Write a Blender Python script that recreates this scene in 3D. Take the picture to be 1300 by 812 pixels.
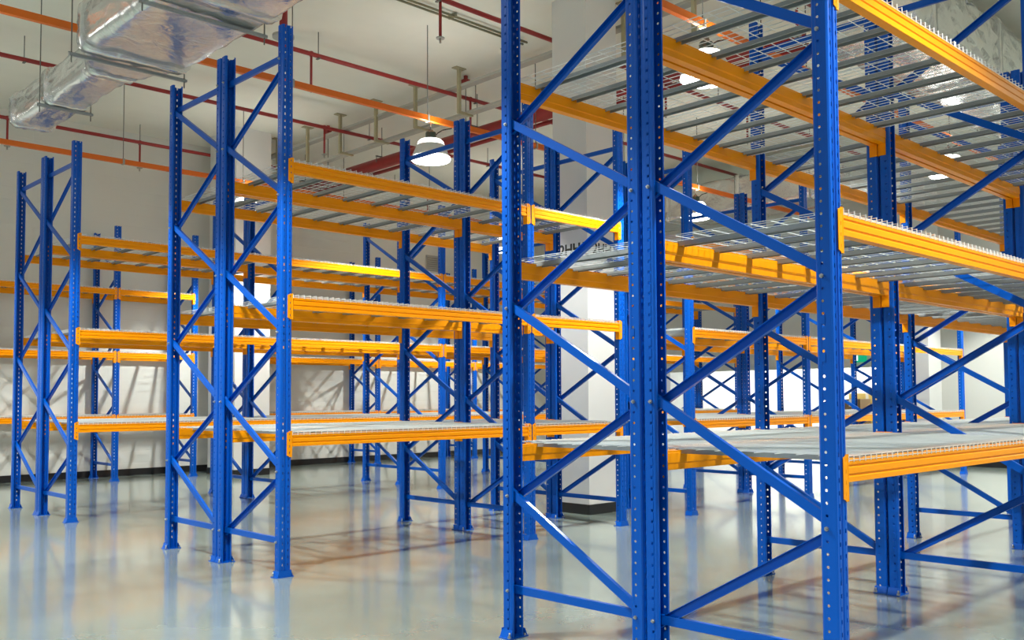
import bpy, bmesh, math, random
from mathutils import Vector, Matrix

for o in list(bpy.data.objects):
    bpy.data.objects.remove(o, do_unlink=True)
scene = bpy.context.scene
COL = scene.collection
random.seed(7)

# ------------------------------------------------------------------ camera
F_PX, CY = 1200.27, 449.0
YAW, PITCH, ROLL, CAM_H = 0.806215, 0.046162, -0.004816, 1.2716
cam_d = bpy.data.cameras.new('camera')
cam_d.sensor_fit = 'HORIZONTAL'
cam_d.sensor_width = 36.0
cam_d.lens = F_PX / 1300 * 36.0
cam_d.shift_y = (CY - 406.0) / 1300.0
cam_d.clip_start = 0.05
cam_d.clip_end = 200
cam = bpy.data.objects.new('camera', cam_d)
COL.objects.link(cam)
fw = Vector((math.cos(YAW) * math.cos(PITCH), math.sin(YAW) * math.cos(PITCH), math.sin(PITCH)))
rt = Vector((math.sin(YAW), -math.cos(YAW), 0))
up = rt.cross(fw)
r2 = rt * math.cos(ROLL) + up * math.sin(ROLL)
u2 = up * math.cos(ROLL) - rt * math.sin(ROLL)
cam.matrix_world = Matrix(((r2.x, u2.x, -fw.x, 0), (r2.y, u2.y, -fw.y, 0), (r2.z, u2.z, -fw.z, CAM_H), (0, 0, 0, 1)))
scene.camera = cam

# ------------------------------------------------------------------ world, exposure
world = bpy.data.worlds.new('world')
scene.world = world
world.use_nodes = True
bg = world.node_tree.nodes['Background']
bg.inputs[0].default_value = (0.93, 0.97, 1.0, 1)
bg.inputs[1].default_value = 0.4
scene.view_settings.view_transform = 'Standard'
scene.view_settings.look = 'None'
scene.view_settings.gamma = 1.0
scene.view_settings.exposure = 0.0
scene.view_settings.use_curve_mapping = False
LAMP_W = 900.0          # power of each high-bay lamp
UP_SHARE = 0.025


# ------------------------------------------------------------------ materials
def new_mat(name):
    m = bpy.data.materials.new(name)
    m.use_nodes = True
    nt = m.node_tree
    return m, nt, nt.nodes['Principled BSDF']


def paint(name, col, rough=0.35, metal=0.0, var=0.06, bump=0.0, scale=8.0, coat=0.0, spec=0.5):
    m, nt, b = new_mat(name)
    tc = nt.nodes.new('ShaderNodeTexCoord')
    n = nt.nodes.new('ShaderNodeTexNoise')
    n.inputs['Scale'].default_value = scale
    n.inputs['Detail'].default_value = 4
    nt.links.new(tc.outputs['Object'], n.inputs['Vector'])
    ramp = nt.nodes.new('ShaderNodeMixRGB')
    ramp.inputs[1].default_value = (*[c * (1 - var) for c in col], 1)
    ramp.inputs[2].default_value = (*[min(1, c * (1 + var)) for c in col], 1)
    nt.links.new(n.outputs['Fac'], ramp.inputs[0])
    nt.links.new(ramp.outputs[0], b.inputs['Base Color'])
    b.inputs['Roughness'].default_value = rough
    b.inputs['Metallic'].default_value = metal
    b.inputs['Specular IOR Level'].default_value = spec
    b.inputs['Coat Weight'].default_value = coat
    if bump:
        bp = nt.nodes.new('ShaderNodeBump')
        bp.inputs['Strength'].default_value = bump
        bp.inputs['Distance'].default_value = 0.01
        nt.links.new(n.outputs['Fac'], bp.inputs['Height'])
        nt.links.new(bp.outputs[0], b.inputs['Normal'])
    return m


def emit(name, col, s):
    m, nt, b = new_mat(name)
    b.inputs['Base Color'].default_value = (*col, 1)
    b.inputs['Emission Color'].default_value = (*col, 1)
    b.inputs['Emission Strength'].default_value = s
    return m


M = {}
M['blue'] = paint('blue_powder_coat', (0.0, 0.097, 0.53), 0.28, var=0.05, scale=3, spec=0.28)
M['orange'] = paint('orange_powder_coat', (0.97, 0.335, 0.0), 0.36, var=0.05, scale=3, spec=0.22)
M['zinc'] = paint('galvanised_wire', (0.84, 0.90, 0.88), 0.3, metal=0.3, var=0.1, scale=20)
M['zinc_channel'] = paint('galvanised_channel', (0.34, 0.37, 0.365), 0.42, metal=0.5, var=0.1, scale=6)
M['steel'] = paint('bolt_steel', (0.55, 0.56, 0.55), 0.35, metal=0.9, var=0.05)
M['rod'] = paint('threaded_rod', (0.16, 0.16, 0.14), 0.5, metal=0.5)
M['red'] = paint('red_pipe_paint', (0.33, 0.022, 0.02), 0.4, var=0.06)
M['orange_pipe'] = paint('orange_trunking', (0.80, 0.17, 0.008), 0.45, var=0.05)
M['cream'] = paint('cream_bracket', (0.40, 0.36, 0.22), 0.5)
M['conduit'] = paint('olive_conduit', (0.26, 0.25, 0.16), 0.5)
M['trunk'] = paint('grey_tray', (0.40, 0.39, 0.34), 0.5)
M['black'] = paint('black_skirting', (0.012, 0.012, 0.012), 0.4)
M['ink'] = paint('black_stencil', (0.02, 0.02, 0.015), 0.6)
M['greyink'] = paint('grey_print', (0.25, 0.25, 0.25), 0.6)
M['paper'] = paint('paper', (0.8, 0.8, 0.78), 0.6)
M['column'] = paint('white_column_paint', (0.72, 0.72, 0.69), 0.45, var=0.04, scale=2.5)
M['dark'] = paint('dark_lamp_housing', (0.03, 0.06, 0.05), 0.4)
M['shade'] = paint('lamp_shade', (0.7, 0.72, 0.7), 0.35)
M['lens'] = emit('lamp_lens', (1.0, 1.0, 0.96), 14.0)
M['glow'] = emit('lamp_upper_diffuser', (1.0, 1.0, 0.96), 3.5)
M['tube'] = emit('annex_fill_glow', (1.0, 1.0, 0.97), 45.0)  # glow of the panels added to brighten the side room
M['exit_green'] = emit('exit_green', (0.0, 0.42, 0.2), 0.7)
M['exit_white'] = emit('exit_white', (1.0, 1.0, 1.0), 0.9)
M['card'] = paint('cardboard', (0.24, 0.15, 0.08), 0.7)
M['card2'] = paint('yellow_carton', (0.78, 0.6, 0.2), 0.7)
M['vent'] = paint('grey_vent', (0.42, 0.42, 0.38), 0.5)


def wall_mat(name, col, seam=1.2, axis='X', ribs=0.0):
    m, nt, b = new_mat(name)
    tc = nt.nodes.new('ShaderNodeTexCoord')
    sep = nt.nodes.new('ShaderNodeSeparateXYZ')
    nt.links.new(tc.outputs['Object'], sep.inputs[0])

    def mth(op, a, v=None):
        n = nt.nodes.new('ShaderNodeMath')
        n.operation = op
        if hasattr(a, 'links'):
            nt.links.new(a, n.inputs[0])
        else:
            n.inputs[0].default_value = a
        if v is not None:
            if hasattr(v, 'links'):
                nt.links.new(v, n.inputs[1])
            else:
                n.inputs[1].default_value = v
        return n.outputs[0]
    noise = nt.nodes.new('ShaderNodeTexNoise')
    noise.inputs['Scale'].default_value = 1.3
    noise.inputs['Detail'].default_value = 6
    nt.links.new(tc.outputs['Object'], noise.inputs['Vector'])
    mix = nt.nodes.new('ShaderNodeMixRGB')
    mix.inputs[1].default_value = (*[c * 0.95 for c in col], 1)
    mix.inputs[2].default_value = (*[min(1, c * 1.05) for c in col], 1)
    nt.links.new(noise.outputs['Fac'], mix.inputs[0])
    nt.links.new(mix.outputs[0], b.inputs['Base Color'])
    b.inputs['Roughness'].default_value = 0.6
    # fine relief: panel seams and horizontal ribs
    fr = mth('FRACT', mth('DIVIDE', sep.outputs[axis], seam))
    line = mth('LESS_THAN', fr, 0.012)
    h = mth('MULTIPLY', line, -1.0)
    if ribs:
        fz = mth('FRACT', mth('DIVIDE', sep.outputs['Z'], ribs))
        lz = mth('LESS_THAN', fz, 0.07)
        h = mth('ADD', h, mth('MULTIPLY', lz, -0.35))
    bp = nt.nodes.new('ShaderNodeBump')
    bp.inputs['Strength'].default_value = 0.6
    bp.inputs['Distance'].default_value = 0.006
    nt.links.new(h, bp.inputs['Height'])
    nt.links.new(bp.outputs[0], b.inputs['Normal'])
    return m


M['wall'] = wall_mat('wall_paint', (0.735, 0.745, 0.69), 1.2, 'X', 0.2)
M['wall_end'] = wall_mat('end_wall_paint', (0.735, 0.745, 0.69), 1.2, 'Y', 0.0)
M['ceil'] = paint('ceiling_paint', (0.80, 0.795, 0.70), 0.75, var=0.04, bump=0.05, scale=3)
M['annex'] = paint('annex_white', (0.85, 0.85, 0.83), 0.6)


def floor_mat():
    m, nt, b = new_mat('polished_concrete')
    tc = nt.nodes.new('ShaderNodeTexCoord')
    n1 = nt.nodes.new('ShaderNodeTexNoise')
    n1.inputs['Scale'].default_value = 0.8
    n1.inputs['Detail'].default_value = 8
    n1.inputs['Roughness'].default_value = 0.65
    n2 = nt.nodes.new('ShaderNodeTexNoise')
    n2.inputs['Scale'].default_value = 9
    n2.inputs['Detail'].default_value = 6
    nt.links.new(tc.outputs['Object'], n1.inputs['Vector'])
    nt.links.new(tc.outputs['Object'], n2.inputs['Vector'])
    r = nt.nodes.new('ShaderNodeValToRGB')
    r.color_ramp.elements[0].position = 0.3
    r.color_ramp.elements[0].color = (0.195, 0.24, 0.21, 1)
    r.color_ramp.elements[1].position = 0.72
    r.color_ramp.elements[1].color = (0.265, 0.32, 0.28, 1)
    nt.links.new(n1.outputs['Fac'], r.inputs[0])
    mx = nt.nodes.new('ShaderNodeMixRGB')
    mx.blend_type = 'MULTIPLY'
    mx.inputs[0].default_value = 0.12
    r2_ = nt.nodes.new('ShaderNodeValToRGB')
    r2_.color_ramp.elements[0].position = 0.35
    r2_.color_ramp.elements[0].color = (0.75, 0.75, 0.75, 1)
    r2_.color_ramp.elements[1].position = 0.6
    nt.links.new(n2.outputs['Fac'], r2_.inputs[0])
    nt.links.new(r.outputs[0], mx.inputs[1])
    nt.links.new(r2_.outputs[0], mx.inputs[2])
    nt.links.new(mx.outputs[0], b.inputs['Base Color'])
    mr = nt.nodes.new('ShaderNodeMapRange')
    mr.inputs['To Min'].default_value = 0.15
    mr.inputs['To Max'].default_value = 0.21
    nt.links.new(n2.outputs['Fac'], mr.inputs[0])
    nt.links.new(mr.outputs[0], b.inputs['Roughness'])
    b.inputs['Specular IOR Level'].default_value = 0.6
    b.inputs['Coat Weight'].default_value = 0.6
    b.inputs['Coat Roughness'].default_value = 0.1
    bp = nt.nodes.new('ShaderNodeBump')
    bp.inputs['Strength'].default_value = 0.015
    bp.inputs['Distance'].default_value = 0.01
    nt.links.new(n1.outputs['Fac'], bp.inputs['Height'])
    nt.links.new(bp.outputs[0], b.inputs['Normal'])
    return m


M['floor'] = floor_mat()


def foil_mat():
    m, nt, b = new_mat('foil_insulation')
    tc = nt.nodes.new('ShaderNodeTexCoord')
    n1 = nt.nodes.new('ShaderNodeTexNoise')
    n1.inputs['Scale'].default_value = 5
    n1.inputs['Detail'].default_value = 7
    n1.inputs['Distortion'].default_value = 1.2
    nt.links.new(tc.outputs['Object'], n1.inputs['Vector'])
    b.inputs['Base Color'].default_value = (0.84, 0.845, 0.83, 1)
    b.inputs['Metallic'].default_value = 0.85
    b.inputs['Roughness'].default_value = 0.22
    bp = nt.nodes.new('ShaderNodeBump')
    bp.inputs['Strength'].default_value = 0.5
    bp.inputs['Distance'].default_value = 0.03
    nt.links.new(n1.outputs['Fac'], bp.inputs['Height'])
    nt.links.new(bp.outputs[0], b.inputs['Normal'])
    return m


M['foil'] = foil_mat()


# ------------------------------------------------------------------ mesh helpers
class MB:
    def __init__(self):
        self.v, self.f, self.smooth = [], [], []

    def quad(self, a, b, c, d, sm=False):
        n = len(self.v)
        self.v += [tuple(a), tuple(b), tuple(c), tuple(d)]
        self.f.append((n, n + 1, n + 2, n + 3))
        self.smooth.append(sm)

    def box(self, x0, x1, y0, y1, z0, z1):
        n = len(self.v)
        self.v += [(x, y, z) for z in (z0, z1) for y in (y0, y1) for x in (x0, x1)]
        for q in ((0, 2, 3, 1), (4, 5, 7, 6), (0, 1, 5, 4), (2, 6, 7, 3), (0, 4, 6, 2), (1, 3, 7, 5)):
            self.f.append(tuple(n + i for i in q))
            self.smooth.append(False)

    def tube(self, p0, p1, r, seg=10, caps=True, smooth=True, r1=None):
        p0, p1 = Vector(p0), Vector(p1)
        r1 = r if r1 is None else r1
        d = (p1 - p0).normalized()
        a = d.orthogonal().normalized()
        if abs(d.z) < 0.99:
            a = d.cross(Vector((0, 0, 1))).normalized()
        b = d.cross(a)
        n = len(self.v)
        for k in range(seg):
            t = 2 * math.pi * (k + .5) / seg
            o = a * math.cos(t) + b * math.sin(t)
            self.v += [tuple(p0 + o * r), tuple(p1 + o * r1)]
        for k in range(seg):
            j = (k + 1) % seg
            self.f.append((n + 2 * k, n + 2 * j, n + 2 * j + 1, n + 2 * k + 1))
            self.smooth.append(smooth)
        if caps:
            self.f.append(tuple(n + 2 * k for k in range(seg))[::-1])
            self.f.append(tuple(n + 2 * k + 1 for k in range(seg)))
            self.smooth += [False, False]

    def prism_x(self, prof, x0, x1, caps=True):
        """closed profile of (y,z) extruded along x"""
        n = len(self.v)
        k = len(prof)
        self.v += [(x0, y, z) for y, z in prof] + [(x1, y, z) for y, z in prof]
        for i in range(k):
            j = (i + 1) % k
            self.f.append((n + i, n + j, n + k + j, n + k + i))
            self.smooth.append(False)
        if caps:
            self.f.append(tuple(range(n, n + k))[::-1])
            self.f.append(tuple(range(n + k, n + 2 * k)))
            self.smooth += [False, False]

    def lathe(self, prof, cx=0, cy=0, seg=28):
        n = len(self.v)
        for r, z in prof:
            for k in range(seg):
                t = 2 * math.pi * k / seg
                self.v.append((cx + r * math.cos(t), cy + r * math.sin(t), z))
        for i in range(len(prof) - 1):
            for k in range(seg):
                j = (k + 1) % seg
                self.f.append((n + i * seg + k, n + i * seg + j, n + (i + 1) * seg + j, n + (i + 1) * seg + k))
                self.smooth.append(True)

    def mesh(self, name, mat, solid=0.0, weld=False):
        me = bpy.data.meshes.new(name)
        me.from_pydata(self.v, [], self.f)
        me.polygons.foreach_set('use_smooth', self.smooth)
        me.materials.append(M[mat] if isinstance(mat, str) else mat)
        if solid or weld:
            bm = bmesh.new()
            bm.from_mesh(me)
            bmesh.ops.remove_doubles(bm, verts=bm.verts, dist=1e-5)
            if solid:
                bmesh.ops.recalc_face_normals(bm, faces=bm.faces)
                bmesh.ops.solidify(bm, geom=bm.faces[:], thickness=solid)
            bmesh.ops.recalc_face_normals(bm, faces=bm.faces)
            bm.to_mesh(me)
            bm.free()
        me.update()
        return me


def link(name, data, parent=None, loc=(0, 0, 0), rz=0.0):
    o = bpy.data.objects.new(name, data)
    COL.objects.link(o)
    o.location = loc
    if rz:
        o.rotation_euler = (0, 0, rz)
    if parent:
        o.parent = parent
    return o


def tag(o, label, cat, group=None):
    o['label'] = label
    o['category'] = cat
    if group:
        o['group'] = group
    return o


def thing(name, label, cat, loc=(0, 0, 0), group=None):
    return tag(link(name, None, None, loc), label, cat, group)


def struct(name, mb, mat):
    o = link(name, mb.mesh(name, mat))
    o['kind'] = 'structure'
    return o


# ------------------------------------------------------------------ the setting
X0, X1, Y0, Y1, ZC = -4.0, 17.7, -5.0, 15.95, 5.8
OY0, OY1, OZ = 8.2, 14.0, 1.83        # opening in the end wall
m = MB(); m.box(X0, 22.0, Y0, Y1 + .2, -0.2, 0.0); struct('floor', m, 'floor')
m = MB(); m.box(X0, X1 + .2, Y0, Y1 + .2, ZC, ZC + 0.2); struct('ceiling', m, 'ceil')
m = MB(); m.box(X0, X1 + .2, Y1, Y1 + 0.2, 0, ZC); struct('wall_back', m, 'wall')
m = MB()
m.box(X1, X1 + .2, Y0, OY0, 0, ZC)
m.box(X1, X1 + .2, OY1, Y1, 0, ZC)
m.box(X1, X1 + .2, OY0, OY1, OZ, ZC)
struct('wall_right', m, 'wall_end')
m = MB(); m.box(X0, X1, Y1 - .015, Y1 - .001, 0, 0.11); struct('baseboard_back', m, 'black')
m = MB()
m.box(X1 - .015, X1 - .001, Y0, OY0, 0, 0.11)
m.box(X1 - .015, X1 - .001, OY1, Y1 - .016, 0, 0.11)
struct('baseboard_right', m, 'black')
# bright room beyond the opening
m = MB(); m.box(21.4, 21.5, 6.0, Y1, 0, 2.9); struct('wall_annex_back', m, 'annex')
m = MB(); m.box(X1 + .2, 21.4, 5.9, 6.0, 0, 2.9); struct('wall_annex_side', m, 'annex')
m = MB(); m.box(X1 + .2, 21.5, 5.9, Y1 + .2, 2.9, 3.0); struct('ceiling_annex', m, 'annex')
for k, yy in enumerate((8.6, 11.0, 13.4)):  # unseen panels, added so the room shows bright through the opening
    m = MB(); m.box(18.6, 20.2, yy - .25, yy + .25, 2.86, 2.899)
    o = link('annex_fill_panel', m.mesh('annex_fill_panel', 'tube'))
    tag(o, 'added unseen light panel brightening the side room ' + ('at its column end', 'at its middle', 'at its back wall end')[k], 'ceiling light', 'added fill panels of the bright side room')


# ------------------------------------------------------------------ columns
def column(x0, x1, y0, y1, z1, label):
    t = thing('column', label, 'column', ((x0 + x1) / 2, (y0 + y1) / 2, 0))
    hx, hy = (x1 - x0) / 2, (y1 - y0) / 2
    m = MB(); m.box(-hx, hx, -hy, hy, 0, z1)
    link('shaft', m.mesh('column_shaft', 'column'), t)
    m = MB(); e = .008
    m.box(-hx - e, hx + e, -hy - e, hy + e, 0, 0.11)
    link('skirting', m.mesh('column_skirting', 'black'), t)
    return t


def stencil(txt, size, parent, loc, rot, mat='ink'):
    cu = bpy.data.curves.new('stencil', 'FONT')
    cu.body = txt
    cu.size = size
    cu.extrude = 0.0006
    cu.offset = 0.005
    tmp = bpy.data.objects.new('tmp', cu)
    COL.objects.link(tmp)
    dg = bpy.context.evaluated_depsgraph_get()
    me = bpy.data.meshes.new_from_object(tmp.evaluated_get(dg))
    bpy.data.objects.remove(tmp, do_unlink=True)
    me.materials.clear()
    me.materials.append(M[mat])
    o = link('stencilled_code', me, parent, loc)
    o.rotation_euler = rot
    o['label'] = 'black stencilled code 2HH1'
    return o


colA = column(7.72, 8.24, 6.85, 7.36, ZC, 'white square column with black stencilled codes between the rack sections')
ca = colA.location
stencil('2HH1', .165, colA, (7.72 - ca.x - .001, 7.27 - ca.y, 2.86), (math.pi / 2, 0, -math.pi / 2))
stencil('2HH1', .165, colA, (7.81 - ca.x, 6.85 - ca.y - .001, 2.86), (math.pi / 2, 0, 0))
colB = column(7.46, 8.10, 14.36, 15.3, ZC, 'white column by the back wall with a small grey notice')
cb = colB.location
m = MB(); m.box(-.14, .14, -.003, 0, -.10, .10)
nt_ = link('notice', m.mesh('notice_sheet', 'paper'), colB, (7.93 - cb.x, 14.36 - cb.y - .001, 3.06))
m = MB()
for k in range(3):
    m.box(-.11, .09, -.001, 0, -.06 + k * .018, -.05 + k * .018)
link('printed_lines', m.mesh('notice_print', 'greyink'), nt_, (0, -.0035, 0))
colC = column(16.62, 17.15, 6.85, 7.36, ZC, 'white column at the far right beyond the last rack')

# ------------------------------------------------------------------ rack component meshes
UW, UD, UH = 0.09, 0.07, 4.0
PITCH_H = 0.05


def slot_column(m, f, a0, a1, z0, z1, hz, start):
    """column strip from a0..a1 (in-plane coordinate) with rectangular holes of height hz every 50 mm"""
    z = z0
    c = start
    while c + hz / 2 < z1:
        if c - hz / 2 > z:
            m.quad(f(a0, z), f(a1, z), f(a1, c - hz / 2), f(a0, c - hz / 2))
        z = c + hz / 2
        c += PITCH_H
    m.quad(f(a0, z), f(a1, z), f(a1, z1), f(a0, z1))


def round_column(m, f, a0, a1, z0, z1, r, start):
    ac = (a0 + a1) / 2
    hw = (a1 - a0) / 2
    z = z0
    c = start
    while c + hw < z1:
        if c - hw > z:
            m.quad(f(a0, z), f(a1, z), f(a1, c - hw), f(a0, c - hw))
        sq = [(hw, 0), (hw, hw), (0, hw), (-hw, hw), (-hw, 0), (-hw, -hw), (0, -hw), (hw, -hw)]
        ci = [(r * math.cos(k * math.pi / 4), r * math.sin(k * math.pi / 4)) for k in range(8)]
        for k in range(8):
            j = (k + 1) % 8
            m.quad(f(ac + ci[k][0], c + ci[k][1]), f(ac + sq[k][0], c + sq[k][1]),
                   f(ac + sq[j][0], c + sq[j][1]), f(ac + ci[j][0], c + ci[j][1]))
        z = c + hw
        c += PITCH_H
    m.quad(f(a0, z), f(a1, z), f(a1, z1), f(a0, z1))


def make_upright():
    m = MB()
    hx, hy, ch = UW / 2, UD / 2, 0.006
    # perforated face at y=-hy
    ff = lambda a, z: (a, -hy, z)
    for a0, a1 in ((-hx + ch, -.027), (-.018, -.008), (.008, .018), (.027, hx - ch)):
        m.quad(ff(a0, 0), ff(a1, 0), ff(a1, UH), ff(a0, UH))
    # shallow central groove of the face
    for a0, y0, a1, y1 in ((-.008, -hy, -.004, -hy + .006), (-.004, -hy + .006, .004, -hy + .006), (.004, -hy + .006, .008, -hy)):
        m.quad((a0, y0, 0), (a1, y1, 0), (a1, y1, UH), (a0, y0, UH))
    slot_column(m, ff, -.027, -.018, 0, UH, .018, .04)
    slot_column(m, ff, .018, .027, 0, UH, .018, .04)
    for s in (-1, 1):
        # chamfer
        m.quad((s * (hx - ch), -hy, 0), (s * hx, -hy + ch, 0), (s * hx, -hy + ch, UH), (s * (hx - ch), -hy, UH))
        fs = lambda a, z, s=s: (s * hx, a, z)
        m.quad(fs(-hy + ch, 0), fs(-.002, 0), fs(-.002, UH), fs(-hy + ch, UH))
        round_column(m, fs, -.002, .014, 0, UH, .0062, .05)
        # flared rear edge and lip
        m.quad(fs(.014, 0), fs(hy - .008, 0), fs(hy - .008, UH), fs(.014, UH))
        m.quad((s * hx, hy - .008, 0), (s * (hx - .006), hy, 0), (s * (hx - .006), hy, UH), (s * hx, hy - .008, UH))
        m.quad((s * (hx - .006), hy, 0), (s * (hx - .016), hy, 0), (s * (hx - .016), hy, UH), (s * (hx - .006), hy, UH))
    return m.mesh('upright', 'blue', solid=0.002)


def make_foot():
    m = MB()
    m.box(-.07, .07, -.042, .042, 0, .005)
    # flared sides of the foot
    for s in (-1, 1):
        n = len(m.v)
        xa, xb = s * .047, s * .062
        m.v += [(xa, -.04, .045), (xa, .04, .045), (xb, .042, .005), (xb, -.042, .005),
                (xa - s * .003, -.04, .045), (xa - s * .003, .04, .045), (xb - s * .006, .042, .005), (xb - s * .006, -.042, .005)]
        for q in ((0, 1, 2, 3), (7, 6, 5, 4), (0, 4, 5, 1), (0, 3, 7, 4), (1, 5, 6, 2)):
            m.f.append(tuple(n + i for i in q)); m.smooth.append(False)
    m.box(-.05, .05, -.041, -.037, .005, .05)
    return m.mesh('base_plate', 'blue')


def make_anchor():
    m = MB()
    m.tube((0, 0, .005), (0, 0, .016), .011, 6, smooth=False)
    m.tube((0, 0, .016), (0, 0, .034), .006, 8)
    return m.mesh('anchor_bolt', 'steel')


def make_bolt():
    m = MB()
    m.tube((0, 0, 0), (-.008, 0, 0), .0095, 6, smooth=False)
    m.tube((-.008, 0, 0), (-.016, 0, 0), .005, 6)
    return m.mesh('bolt', 'steel')


FD = 0.875                               # centre distance of the two uprights of a frame


def make_brace(flip, dy, dz):
    """C channel from (y=0,z=0) to (dy,dz)"""
    L = math.hypot(dy, dz)
    w, d, t = .042, .022, .0025
    s = -1 if flip else 1
    # profile across (a = in frame plane, x); web towards -x when s=1
    prof = [(-w / 2, -s * d / 2), (w / 2, -s * d / 2), (w / 2, s * d / 2), (w / 2 - t, s * d / 2), (w / 2 - t, -s * (d / 2 - t)),
            (-w / 2 + t, -s * (d / 2 - t)), (-w / 2 + t, s * d / 2), (-w / 2, s * d / 2)]
    uy, uz = dy / L, dz / L
    m = MB()
    n = len(prof)
    ext = .012
    for e in (-ext, L + ext):
        for a, x in prof:
            m.v.append((x, uy * e - uz * a, uz * e + uy * a))
    for i in range(n):
        j = (i + 1) % n
        m.f.append((i, j, n + j, n + i)); m.smooth.append(False)
    m.f.append(tuple(range(n))); m.f.append(tuple(range(2 * n - 1, n - 1, -1))); m.smooth += [False, False]
    me = m.mesh('brace', 'blue', weld=True)
    return me


BH = .09


def make_beam(L):
    # outer face at y=-.036, step on the inner side carries the deck
    p = [(-.036, 0), (-.036, -.020), (-.031, -.024), (-.031, -.029), (-.036, -.033), (-.036, -.056), (-.031, -.060), (-.031, -.066),
         (-.036, -.070), (-.036, -BH), (.008, -BH), (.008, -.062), (.014, -.056), (.014, -.012), (.011, -.008), (.011, 0)]
    m = MB()
    m.prism_x(p, -L / 2, L / 2)
    return m.mesh('beam', 'orange', weld=True)


def make_connector(side):
    """end plate of a beam; side=-1 left end, +1 right end; local origin at beam end, top of beam"""
    m = MB()
    z0, z1 = -.165, .022
    s = side
    # side leg against the beam end
    m.quad((s * .0005, -.0385, z0), (s * .0005, .010, z0), (s * .0005, .010, z1), (s * .0005, -.0385, z1))
    # front leg over the upright face, with four slots
    f = lambda a, z: (s * a, -.0385, z)
    b = .044
    c = .012
    m.quad(f(0, z0), f(.016, z0), f(.016, z1), f(0, z1))
    m.quad(f(.024, z0 + c * .4), f(b, z0 + c), f(b, z1 - c), f(.024, z1 - c * .4))
    z = z0
    for k in range(4):
        h = z0 + .03 + k * .045
        m.quad(f(.016, z), f(.024, z), f(.024, h - .008), f(.016, h - .008))
        z = h + .008
    m.quad(f(.016, z), f(.024, z), f(.024, z1), f(.016, z1))
    return m.mesh('connector', 'orange', solid=0.0025)


PW = 1.195                               # deck panel width
DECK_HALF = FD / 2 + .0405


def make_deck():
    m = MB()
    r = .0022
    zt = .016
    nx = 24
    xs = [(-nx / 2 + k) * .05 for k in range(nx + 1)]
    xs = [max(-PW / 2 + .004, min(PW / 2 - .004, x)) for x in xs]
    for x in xs:
        m.tube((x, -DECK_HALF, zt), (x, DECK_HALF, zt), r, 4, caps=False, smooth=False)
        for s in (-1, 1):
            m.tube((x, s * DECK_HALF, zt + r), (x, s * DECK_HALF, zt - .026), r, 4, smooth=False)
    ny = 9
    ys = [(-ny / 2 + k) * .1 for k in range(ny + 1)]
    for y in ys:
        m.tube((-PW / 2, y, zt - .0048), (PW / 2, y, zt - .0048), r, 4, smooth=False)
    for s in (-1, 1):
        m.tube((-PW / 2, s * (DECK_HALF - .0048), zt - .02), (PW / 2, s * (DECK_HALF - .0048), zt - .02), r, 4, smooth=False)
    return m.mesh('wire_deck', 'zinc')


def make_channel():
    # flared inverted channel between the beam steps, ends resting on the beams
    m = MB()
    hl = FD / 2 - .015
    pr = [(-.027, -.015), (-.020, -.015), (-.020, .0055), (.020, .0055), (.020, -.015), (.027, -.015),
          (.027, -.013), (.022, -.013), (.022, .008), (-.022, .008), (-.022, -.013), (-.027, -.013)]
    n = len(pr)
    for y in (-hl, hl):
        for x, z in pr:
            m.v.append((x, y, z))
    for i in range(n):
        j = (i + 1) % n
        m.f.append((i, j, n + j, n + i)); m.smooth.append(False)
    m.f.append(tuple(range(n))[::-1]); m.f.append(tuple(range(n, 2 * n))); m.smooth += [False, False]
    for s in (-1, 1):
        m.box(-.02, .02, min(s * hl, s * (hl + .035)), max(s * hl, s * (hl + .035)), .0005, .008)
    return m.mesh('support_channel', 'zinc_channel', weld=True)


ME = dict(upright=make_upright(), foot=make_foot(), anchor=make_anchor(), bolt=make_bolt(), deck=make_deck(), channel=make_channel(),
          conL=make_connector(-1), conR=make_connector(1))
BEAMS = {}
NODES = [.25 + .5 * k for k in range(8)]
BR = {}
for nm, fl, dy, dz in (('hor', 0, FD, 0), ('up', 0, FD, .5), ('down', 1, FD, -.5)):
    BR[nm] = make_brace(fl, dy, dz)
LEVELS = (1.018, 2.010, 3.005)


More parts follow.
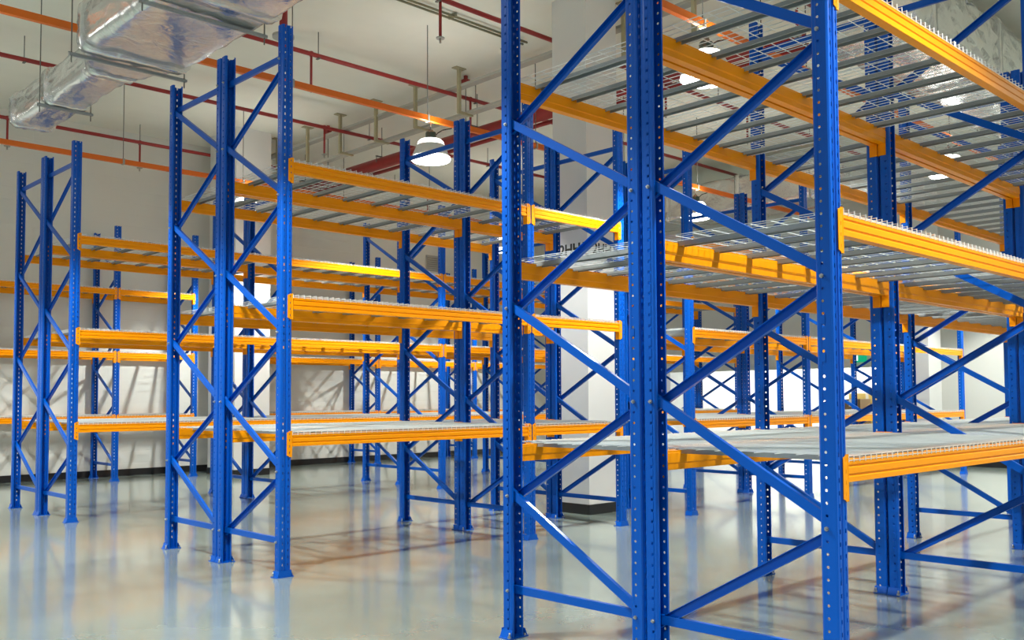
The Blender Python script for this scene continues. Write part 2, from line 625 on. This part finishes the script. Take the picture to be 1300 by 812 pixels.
def rack(label, xs, yf, inner_front, detail=True, anchors=True, levels=LEVELS):
    """one single-depth run of racking. xs: frame positions; yf: y of the front upright centre;
    inner_front: True when the side next to the neighbouring run is the front one."""
    t = thing('pallet_rack', label, 'pallet rack', (xs[0], yf + FD / 2, 0), 'blue and orange pallet racks')
    yF, yR = -FD / 2, FD / 2
    for i, x in enumerate(xs):
        lx = x - xs[0]
        for y, rz in ((yF, 0), (yR, math.pi)):
            u = link('upright', ME['upright'], t, (lx, y, 0), rz)
            b = link('base_plate', ME['foot'], u)
            if detail and i < 3:
                for sx in (-.058, .058):
                    link('anchor_bolt', ME['anchor'], u, (sx, .03, 0))
        # braces: node k sits on the inner side for even k, the outer side for odd k
        def ynode(k):
            inner = (k % 2 == 0)
            return (yF if inner_front else yR) if inner else (yR if inner_front else yF)
        link('brace', BR['hor'], t, (lx + .012, yF, NODES[0]))
        link('brace', BR['hor'], t, (lx + .012, yF, NODES[7] + .035))
        for k in range(7):
            ya, yb = ynode(k), ynode(k + 1)
            if ya < yb:      # rises towards +y
                link('brace', BR['up'], t, (lx - .012, yF, NODES[k] + .02))
            else:            # front end is the higher one
                link('brace', BR['down'], t, (lx + .012, yF, NODES[k + 1] - .02))
        if detail and i == 0:
            for k in range(8):
                link('bolt', ME['bolt'], t, (lx - UW / 2, ynode(k) * .985, NODES[k]))
            link('bolt', ME['bolt'], t, (lx - UW / 2, ynode(1) * .985, NODES[0]))
            link('bolt', ME['bolt'], t, (lx - UW / 2, ynode(0) * .985, NODES[7] + .035))
    for i in range(len(xs) - 1):
        span = xs[i + 1] - xs[i]
        L = round(span - UW - .010, 3)
        if L not in BEAMS:
            BEAMS[L] = make_beam(L)
        cx = (xs[i] + xs[i + 1]) / 2 - xs[0]
        for z in levels:
            for y, rz in ((yF, 0), (yR, math.pi)):
                b = link('beam', BEAMS[L], t, (cx, y, z), rz)
                link('connector', ME['conL'], b, (-L / 2, 0, 0))
                link('connector', ME['conR'], b, (L / 2, 0, 0))
            npan = 2 if span > 2 else 1
            for k in range(npan):
                off = 0 if npan == 1 else (k - .5) * 1.203
                d = link('wire_deck', ME['deck'], t, (cx + off, 0, z))
                for q in (-.45, -.15, .15, .45):
                    link('support_channel', ME['channel'], d, (q, 0, 0))
    return t


BAY, BAY2 = 2.496, 1.282
XS = 3.533
HALF = .919                              # front upright to middle of the double row


def double_row(yf, xs, lab_front, lab_rear, detail=True):
    rack(lab_front, xs, yf, False, detail)
    rack(lab_rear, xs, yf + HALF + .044, True, detail)


# nearest double row (right half of the picture)
xs0 = [XS + BAY * k for k in range(5)]
double_row(3.681 - 2 * HALF, xs0,
           'nearest blue pallet rack at the right with bright yellow-orange front beams',
           'blue pallet rack back to back with the nearest one, on the middle aisle side')
# middle double row, broken by the column
xs1a = [XS, XS + BAY, XS + BAY + BAY2]
xb = XS + BAY + BAY2 + 1.18
xs1b = [xb + BAY * k for k in range(4)]
double_row(6.066, xs1a,
           'front pallet rack of the middle row left of the stencilled column',
           'rear pallet rack of the middle row, back to back, left of the stencilled column')
double_row(6.066, xs1b,
           'front pallet rack of the middle row right of the stencilled column',
           'rear pallet rack of the middle row, back to back, right of the stencilled column', False)
# third double row
xs2 = [XS + BAY * k for k in range(6)]
double_row(10.32, xs2,
           'front pallet rack of the far left double row, second row from the back wall',
           'rear pallet rack of the far left double row, facing the wall-side rack', False)
# single row along the back wall
rack('pallet rack along the back wall left of the white wall column', [5.77 - BAY, 5.77, 5.77 + BAY2], 14.98, True, False)
rack('pallet rack along the back wall right of the white wall column', [8.30, 10.77, 10.77 + BAY, 10.77 + 2 * BAY], 14.98, True, False)


# ------------------------------------------------------------------ lamps on orange trunking
def make_lamp_meshes():
    d = {}
    m = MB(); m.tube((0, 0, .36), (0, 0, .469), .008, 8); m.tube((0, 0, .34), (0, 0, .37), .03, 12); d['hook'] = m.mesh('lamp_hook', 'rod')
    m = MB(); m.lathe([(.0, .345), (.055, .345), (.065, .33), (.065, .27), (.085, .255), (.085, .235), (0, .235)]); d['housing'] = m.mesh('lamp_housing', 'dark')
    m = MB(); m.lathe([(.085, .25), (.13, .245), (.155, .22), (.165, .19), (.165, .175)]); d['upper'] = m.mesh('upper_diffuser', 'glow')
    m = MB(); m.lathe([(.165, .178), (.18, .15), (.205, .09), (.225, .04), (.235, 0.0), (.238, 0.0), (.228, .042), (.208, .092), (.184, .152), (.168, .18)]); d['shade'] = m.mesh('lamp_shade', 'shade')
    m = MB(); m.lathe([(.236, .03), (.240, .005), (.225, -.012), (.16, -.028), (.08, -.036), (0.001, -.038)]); d['lens'] = m.mesh('lamp_lens', 'lens')
    m = MB()
    pts = [(0.06, 0, .30), (.12, .01, .36), (.2, .02, .41), (.28, .02, .44), (.34, .01, .458)]
    for a, b in zip(pts, pts[1:]):
        m.tube(a, b, .007, 6)
    d['cable'] = m.mesh('lamp_cable', 'black')
    return d


LM = make_lamp_meshes()
LAMP_Z = 4.15


def high_bay(x, y, label):
    t = thing('high_bay_lamp', label, 'lamp', (x, y, LAMP_Z), 'high bay lamps under the orange trunking')
    link('hook', LM['hook'], t)
    link('housing', LM['housing'], t)
    link('upper_diffuser', LM['upper'], t)
    link('lamp_shade', LM['shade'], t)
    link('lens', LM['lens'], t)
    link('cable', LM['cable'], t)
    ld = bpy.data.lights.new('lamp_light', 'SPOT')
    ld.energy = LAMP_W
    ld.spot_size = math.radians(122)
    ld.spot_blend = 0.3
    ld.shadow_soft_size = 0.11
    ld.color = (0.985, 1.0, 0.955)
    link('lamp_light', ld, t, (0, 0, -.06))
    # prismatic bells also throw light upwards
    lu = bpy.data.lights.new('lamp_uplight', 'SPOT')
    lu.energy = LAMP_W * UP_SHARE
    lu.spot_size = math.radians(165)
    lu.spot_blend = 0.5
    lu.shadow_soft_size = 0.16
    lu.color = (0.985, 1.0, 0.955)
    o = link('lamp_uplight', lu, t, (0, 0, .40))
    o.rotation_euler = (math.pi, 0, 0)
    return t


AISLES = (0.25, 4.88, 8.86, 13.45)
LX_FRONT = (-1.0, 4.3, 9.6, 14.9)
LX = (1.9, 7.15, 12.62)
AN = ('open floor before the nearest rack', 'aisle beside the nearest rack',
      'aisle behind the middle row', 'aisle along the back wall')
XN = ('nearest', 'second', 'third', 'farthest unseen')
for j, y in enumerate(AISLES):
    for i, x in enumerate((LX_FRONT, LX + (15.5,), LX, LX)[j]):  # extra last lamp of the second aisle: added out of view to light the far column
        high_bay(x, y, '%s white high bay lamp over the %s' % (XN[i], AN[j]))

for j, y in enumerate(AISLES):
    z = 4.655
    t = thing('lighting_trunk', 'orange lighting trunk hung over the ' + AN[j], 'trunking', (0, y, z), 'orange lighting trunks')
    m = MB(); m.box(X0 + .1, 17.4, -.025, .025, -.033, .033)
    link('trunk', m.mesh('trunk_body', 'orange_pipe'), t)
    mc = MB(); mc.box(-.014, .014, -.032, .032, -.042, .042)
    mc = mc.mesh('trunk_clamp', 'trunk')
    mr_ = MB(); mr_.tube((0, 0, .042), (0, 0, ZC - z), .0055, 6)
    mr_ = mr_.mesh('hanger_rod', 'rod')
    for k in range(10):
        x = -2.2 + 1.86 * k
        if 14.8 < x < 16.2 or 8.2 < x < 8.8 or 2.6 < x < 3.7:
            continue
        c = link('clamp', mc, t, (x, 0, 0))
        link('hanger_rod', mr_, c)


# ------------------------------------------------------------------ red sprinkler pipes
def red_pipe(y, z, x0, x1, drops, label, r=.028, dz=.42):
    t = thing('sprinkler_pipe', label, 'pipe', (x0, y, z), 'red sprinkler pipes')
    m = MB(); m.tube((0, 0, 0), (x1 - x0, 0, 0), r, 12)
    link('pipe', m.mesh('pipe_run', 'red'), t)
    for x in drops:
        m = MB(); m.tube((0, 0, 0), (0, 0, -dz), .016, 10); m.tube((0, 0, -.03), (0, 0, .03), .024, 10)
        d = link('drop', m.mesh('pipe_drop', 'red'), t, (x - x0, 0, 0))
        m = MB(); m.tube((0, 0, -dz - .012), (0, 0, -dz), .045, 14); m.tube((0, 0, -dz - .06), (0, 0, -dz - .012), .012, 8)
        link('sprinkler_head', m.mesh('sprinkler_head', 'trunk'), d)
    x = math.ceil(x0)
    mh = MB(); mh.tube((0, 0, 0), (0, 0, ZC - z), .006, 6); mh.box(-.015, .015, -.035, .035, -.04, -.03)
    mh = mh.mesh('pipe_hanger', 'rod')
    while x < x1:
        link('pipe_hanger', mh, t, (x + .45 - x0, 0, 0)); x += 2.6
    return t


red_pipe(7.62, 5.5, -2, 16.5, (6.28, 10.2, 12.2), 'red sprinkler pipe passing behind the stencilled column')
red_pipe(9.95, 5.5, -2, 17.2, (6.15, 8.75, 11.7), 'red sprinkler pipe over the aisle behind the middle row')
red_pipe(12.55, 5.5, -2, 17.2, (8.0, 11.9), 'red sprinkler pipe over the third double row')
red_pipe(15.35, 5.5, -2, 17.2, (4.25, 6.25, 8.9, 12.3), 'red sprinkler pipe close to the back wall')
red_pipe(5.0, 5.5, -2, 17.2, (9.0, 11.5, 14.0), 'red sprinkler pipe over the aisle beside the nearest rack')

# thick red main along the depth
t = thing('fire_main', 'thick red fire main crossing above the racks behind the stencilled column', 'pipe', (9.28, 2.0, 5.2))
m = MB(); m.tube((0, 3.1, 0), (0, 13.8, 0), .095, 20)
link('pipe', m.mesh('main_run', 'red'), t)
m = MB(); m.tube((.14, 3.1, -.09), (.14, 13.8, -.09), .03, 12)
link('branch_pipe', m.mesh('branch_run', 'red'), t)
mh = MB(); mh.tube((0, 0, .095), (0, 0, .6), .006, 6); mh.tube((-.11, 0, 0), (-.11, 0, .1), .006, 6); mh.tube((.11, 0, 0), (.11, 0, .1), .006, 6); mh.box(-.12, .12, -.015, .015, .095, .11)
mh = mh.mesh('main_hanger', 'rod')
for k in range(5):
    link('pipe_hanger', mh, t, (0, 3.6 + 2.4 * k, 0))

# vertical red riser beside the large duct
t = thing('riser_pipe', 'short vertical red pipe with a grey flange beside the foil duct', 'pipe', (5.3, 9.15, 5.28))
m = MB(); m.tube((0, 0, 0), (0, 0, ZC - 5.28), .045, 14); link('pipe', m.mesh('riser_run', 'red'), t)
m = MB(); m.tube((0, 0, -.03), (0, 0, .0), .12, 18); link('flange', m.mesh('riser_flange', 'vent'), t)

# ------------------------------------------------------------------ cable tray with T brackets, conduits
t = thing('cable_tray', 'grey cable tray on cream T brackets under the ceiling', 'cable tray', (8.38, 5.0, 0))
m = MB(); m.box(-.02, .10, .2, 10.7, 5.54, 5.575); link('upper_tray', m.mesh('upper_tray', 'trunk'), t)
m = MB(); m.box(.1, .22, .2, 10.7, 5.19, 5.225); link('lower_tray', m.mesh('lower_tray', 'trunk'), t)
mb_ = MB()
mb_.box(-.09, .09, -.05, .05, ZC - .016, ZC - .004)
mb_.box(-.022, .022, -.022, .022, 5.2, ZC - .016)
mb_.box(-.022, .24, -.022, .022, 5.165, 5.2)
mb_ = mb_.mesh('t_bracket', 'cream')
for k in range(10):
    link('bracket', mb_, t, (-.03, .85 + .97 * k, 0))

t = thing('conduit', 'pair of thin olive conduits running along the ceiling', 'conduit', (0, 8.35, 5.755))
for q, yy in enumerate((0, .075)):
    m = MB(); m.tube((-3, yy, 0), (8.3, yy, 0), .014, 8)
    link('conduit_tube', m.mesh('conduit_tube', 'conduit'), t)
m = MB(); m.box(-.012, .012, -.03, .105, -.005, .04)
me = m.mesh('saddle', 'conduit')
for k in range(8):
    link('saddle', me, t, (-2 + 1.3 * k, 0, 0))

# ------------------------------------------------------------------ foil ducts
def duct_mesh(stations, name, axis='Y', seed=1, wob=.012):
    """stations: (s, a0, a1, z0, z1) along the axis; rounded rectangular section with a wrinkled skin"""
    rnd = random.Random(seed)
    m = MB()
    rings = []
    NS = 44
    for (s, a0, a1, z0, z1) in stations:
        ca_, cz = (a0 + a1) / 2, (z0 + z1) / 2
        hw, hh = (a1 - a0) / 2, (z1 - z0) / 2
        rr = min(.07, hh * .4)
        pts = []
        per = []
        for (sx, sz, t0) in ((1, 1, 0), (-1, 1, 90), (-1, -1, 180), (1, -1, 270)):
            for q in range(4):
                th = math.radians(t0 + q * 30)
                per.append((sx * (hw - rr) + rr * math.cos(th), sz * (hh - rr) + rr * math.sin(th)))
        # subdivide flats
        full = []
        for i, p0 in enumerate(per):
            p1 = per[(i + 1) % len(per)]
            full.append(p0)
            if i % 4 == 3:
                for q in range(1, 7):
                    f = q / 7
                    full.append((p0[0] + (p1[0] - p0[0]) * f, p0[1] + (p1[1] - p0[1]) * f))
        ring = []
        for (a, z) in full:
            da, dz = rnd.uniform(-wob, wob), rnd.uniform(-wob, wob)
            if axis == 'Y':
                ring.append((ca_ + a + da, s, cz + z + dz))
            else:
                ring.append((s, ca_ + a + da, cz + z + dz))
        rings.append(ring)
    k = len(rings[0])
    for r in rings:
        m.v += r
    for i in range(len(rings) - 1):
        for q in range(k):
            j = (q + 1) % k
            m.f.append((i * k + q, i * k + j, (i + 1) * k + j, (i + 1) * k + q)); m.smooth.append(True)
    for base in (0, (len(rings) - 1) * k):
        c = len(m.v)
        pts = m.v[base:base + k]
        m.v.append(tuple(sum(p[i] for p in pts) / k for i in range(3)))
        for q in range(k):
            m.f.append((base + q, base + (q + 1) % k, c)); m.smooth.append(False)
    return m.mesh(name, 'foil', weld=True)


def seq(s0, s1, n, sec0, sec1=None):
    sec1 = sec1 or sec0
    out = []
    for i in range(n + 1):
        f = i / n
        out.append((s0 + (s1 - s0) * f, *[a + (b - a) * f for a, b in zip(sec0, sec1)]))
    return out


BIG, SML = (2.69, 3.56, 4.10, 4.48), (2.94, 3.33, 4.10, 4.41)
t = thing('foil_duct', 'silver foil-wrapped air duct at the upper left narrowing toward the back wall', 'air duct', (0, 0, 0))
link('duct_main', duct_mesh(seq(1.5, 7.78, 40, BIG), 'duct_main', seed=3), t)
link('duct_reducer', duct_mesh(seq(7.78, 8.32, 5, BIG, (2.91, 3.36, 4.10, 4.42)), 'duct_reducer', seed=4), t)
link('duct_branch', duct_mesh(seq(8.32, 10.53, 16, SML), 'duct_branch', seed=5), t)
# raised foil bands at the section joints
for k, (yy, sec) in enumerate(((6.25, BIG), (7.78, BIG), (8.32, SML), (9.45, SML), (10.45, SML), (4.8, BIG))):
    e = .022
    link('foil_band', duct_mesh(seq(yy - .05, yy + .05, 2, (sec[0] - e, sec[1] + e, sec[2] - e, sec[3] + e)), 'foil_band', seed=20 + k, wob=.006), t)
for yy, sec in ((6.5, BIG), (7.9, BIG), (9.48, SML), (5.1, BIG), (3.7, BIG)):
    m = MB(); xa, xb_ = sec[0] - .06, sec[1] + .06
    m.box(xa, xb_, -.016, .016, 4.055, 4.075); m.box(xa, xb_, .013, .016, 4.075, 4.09)
    h = link('hanger_bar', m.mesh('hanger_bar', 'zinc_channel'), t, (0, yy, 0))
    for xr in (xa + .02, xb_ - .02):
        m = MB(); m.tube((xr, 0, 4.0), (xr, 0, ZC - .002), .0055, 6)
        link('hanger_rod', m.mesh('duct_rod', 'rod'), h)

t = thing('foil_duct', 'silver foil-wrapped air duct high at the right above the nearest rack', 'air duct', (0, 0, 0))
link('duct_main', duct_mesh(seq(8.95, 17.0, 46, (3.75, 4.75, 4.86, 5.5)), 'duct_right', axis='X', seed=8, wob=.026), t)
for k, xx in enumerate((9.4, 11.2, 13.1)):
    link('foil_band', duct_mesh(seq(xx - .05, xx + .05, 2, (3.72, 4.78, 4.83, 5.53)), 'foil_band_right', axis='X', seed=40 + k, wob=.006), t)

t = thing('foil_duct', 'distant silver foil air duct in front of the end wall', 'air duct', (0, 0, 0))
link('duct_main', duct_mesh(seq(7.9, 14.6, 28, (15.0, 16.0, 4.72, 5.35)), 'duct_far', seed=9, wob=.015), t)
for k, yy in enumerate((8.1, 9.6, 11.2, 12.8)):
    link('foil_band', duct_mesh(seq(yy - .05, yy + .05, 2, (14.97, 16.03, 4.69, 5.38)), 'foil_band_far', seed=60 + k, wob=.006), t)

# ------------------------------------------------------------------ exit sign, wall vent, cartons
t = thing('exit_sign', 'small green exit sign on the end wall above the bright opening', 'sign', (17.68, 8.62, 1.93))
m = MB(); m.box(-.03, .018, -.14, .14, 0, .16); link('sign_box', m.mesh('exit_box', 'exit_green'), t)
m = MB()
m.box(-.032, -.03, .02, .125, .03, .13)
link('white_door_panel', m.mesh('exit_panel', 'exit_white'), t)
m = MB()
m.tube((-.034, .085, .115), (-.032, .085, .115), .011, 10)
m.box(-.034, -.032, .072, .098, .07, .10); m.box(-.034, -.032, .09, .102, .035, .072); m.box(-.034, -.032, .066, .078, .035, .072)
link('running_figure', m.mesh('exit_figure', 'exit_green'), t)

t = thing('wall_vent', 'small faint grey louvred vent high on the back wall', 'vent', (12.93, Y1 - .03, 4.02))
m = MB(); m.box(-.2, -.17, 0, .029, 0, .34); m.box(.17, .2, 0, .029, 0, .34); m.box(-.17, .17, 0, .029, 0, .03); m.box(-.17, .17, 0, .029, .31, .34)
link('vent_frame', m.mesh('vent_frame', 'vent'), t)
m = MB(); m.prism_x([(.0, 0), (.004, 0), (.025, .035), (.021, .035)], -.17, .17)
me = m.mesh('vent_slat', 'vent')
for k in range(6):
    link('slat', me, t, (0, 0, .04 + k * .045))


def carton(x, y, z, sx, sy, sz, mat, label):
    t = thing('carton', label, 'box', (x, y, z), 'cartons in the opening')
    m = MB(); m.box(-sx / 2, sx / 2, -sy / 2, sy / 2, 0, sz); link('box_body', m.mesh('carton_body', mat), t)
    m = MB(); m.box(-sx / 2 - .001, sx / 2 + .001, -.03, .03, sz * .75, sz + .001); link('tape', m.mesh('carton_tape', 'paper'), t)
    for s in (-1, 1):
        m = MB(); m.box(-sx / 2, sx / 2, min(s * .004, s * sy / 2), max(s * .004, s * sy / 2), sz, sz + .004)
        link('flap', m.mesh('carton_flap', mat), t)


carton(18.4, 9.05, 0, .5, .55, .62, 'card', 'brown carton at the bottom of the stack beyond the opening')
carton(18.4, 9.08, .624, .45, .42, .58, 'card', 'dark brown carton on top of the stack beyond the opening')
carton(19.1, 9.0, 0, .7, .8, 1.32, 'card2', 'tall yellow carton behind the brown stack beyond the opening')


# ------------------------------------------------------------------ small boxes on the ceiling
for (x, y, lab) in ((8.62, 9.9, 'small dark red ceiling box with a thin rod, nearest the hanging lamp'),
                    (8.55, 13.3, 'small dark ceiling box with a thin rod, toward the back wall')):
    t = thing('ceiling_box', lab, 'junction box', (x, y, ZC - .16))
    m = MB(); m.box(-.045, .045, -.045, .045, 0, .10); m.box(-.02, .02, -.02, .02, .10, .156)
    link('box_body', m.mesh('ceiling_box_body', 'red'), t)
    m = MB(); m.tube((0, 0, -1.15), (0, 0, 0), .006, 6)
    link('rod', m.mesh('ceiling_box_rod', 'rod'), t)
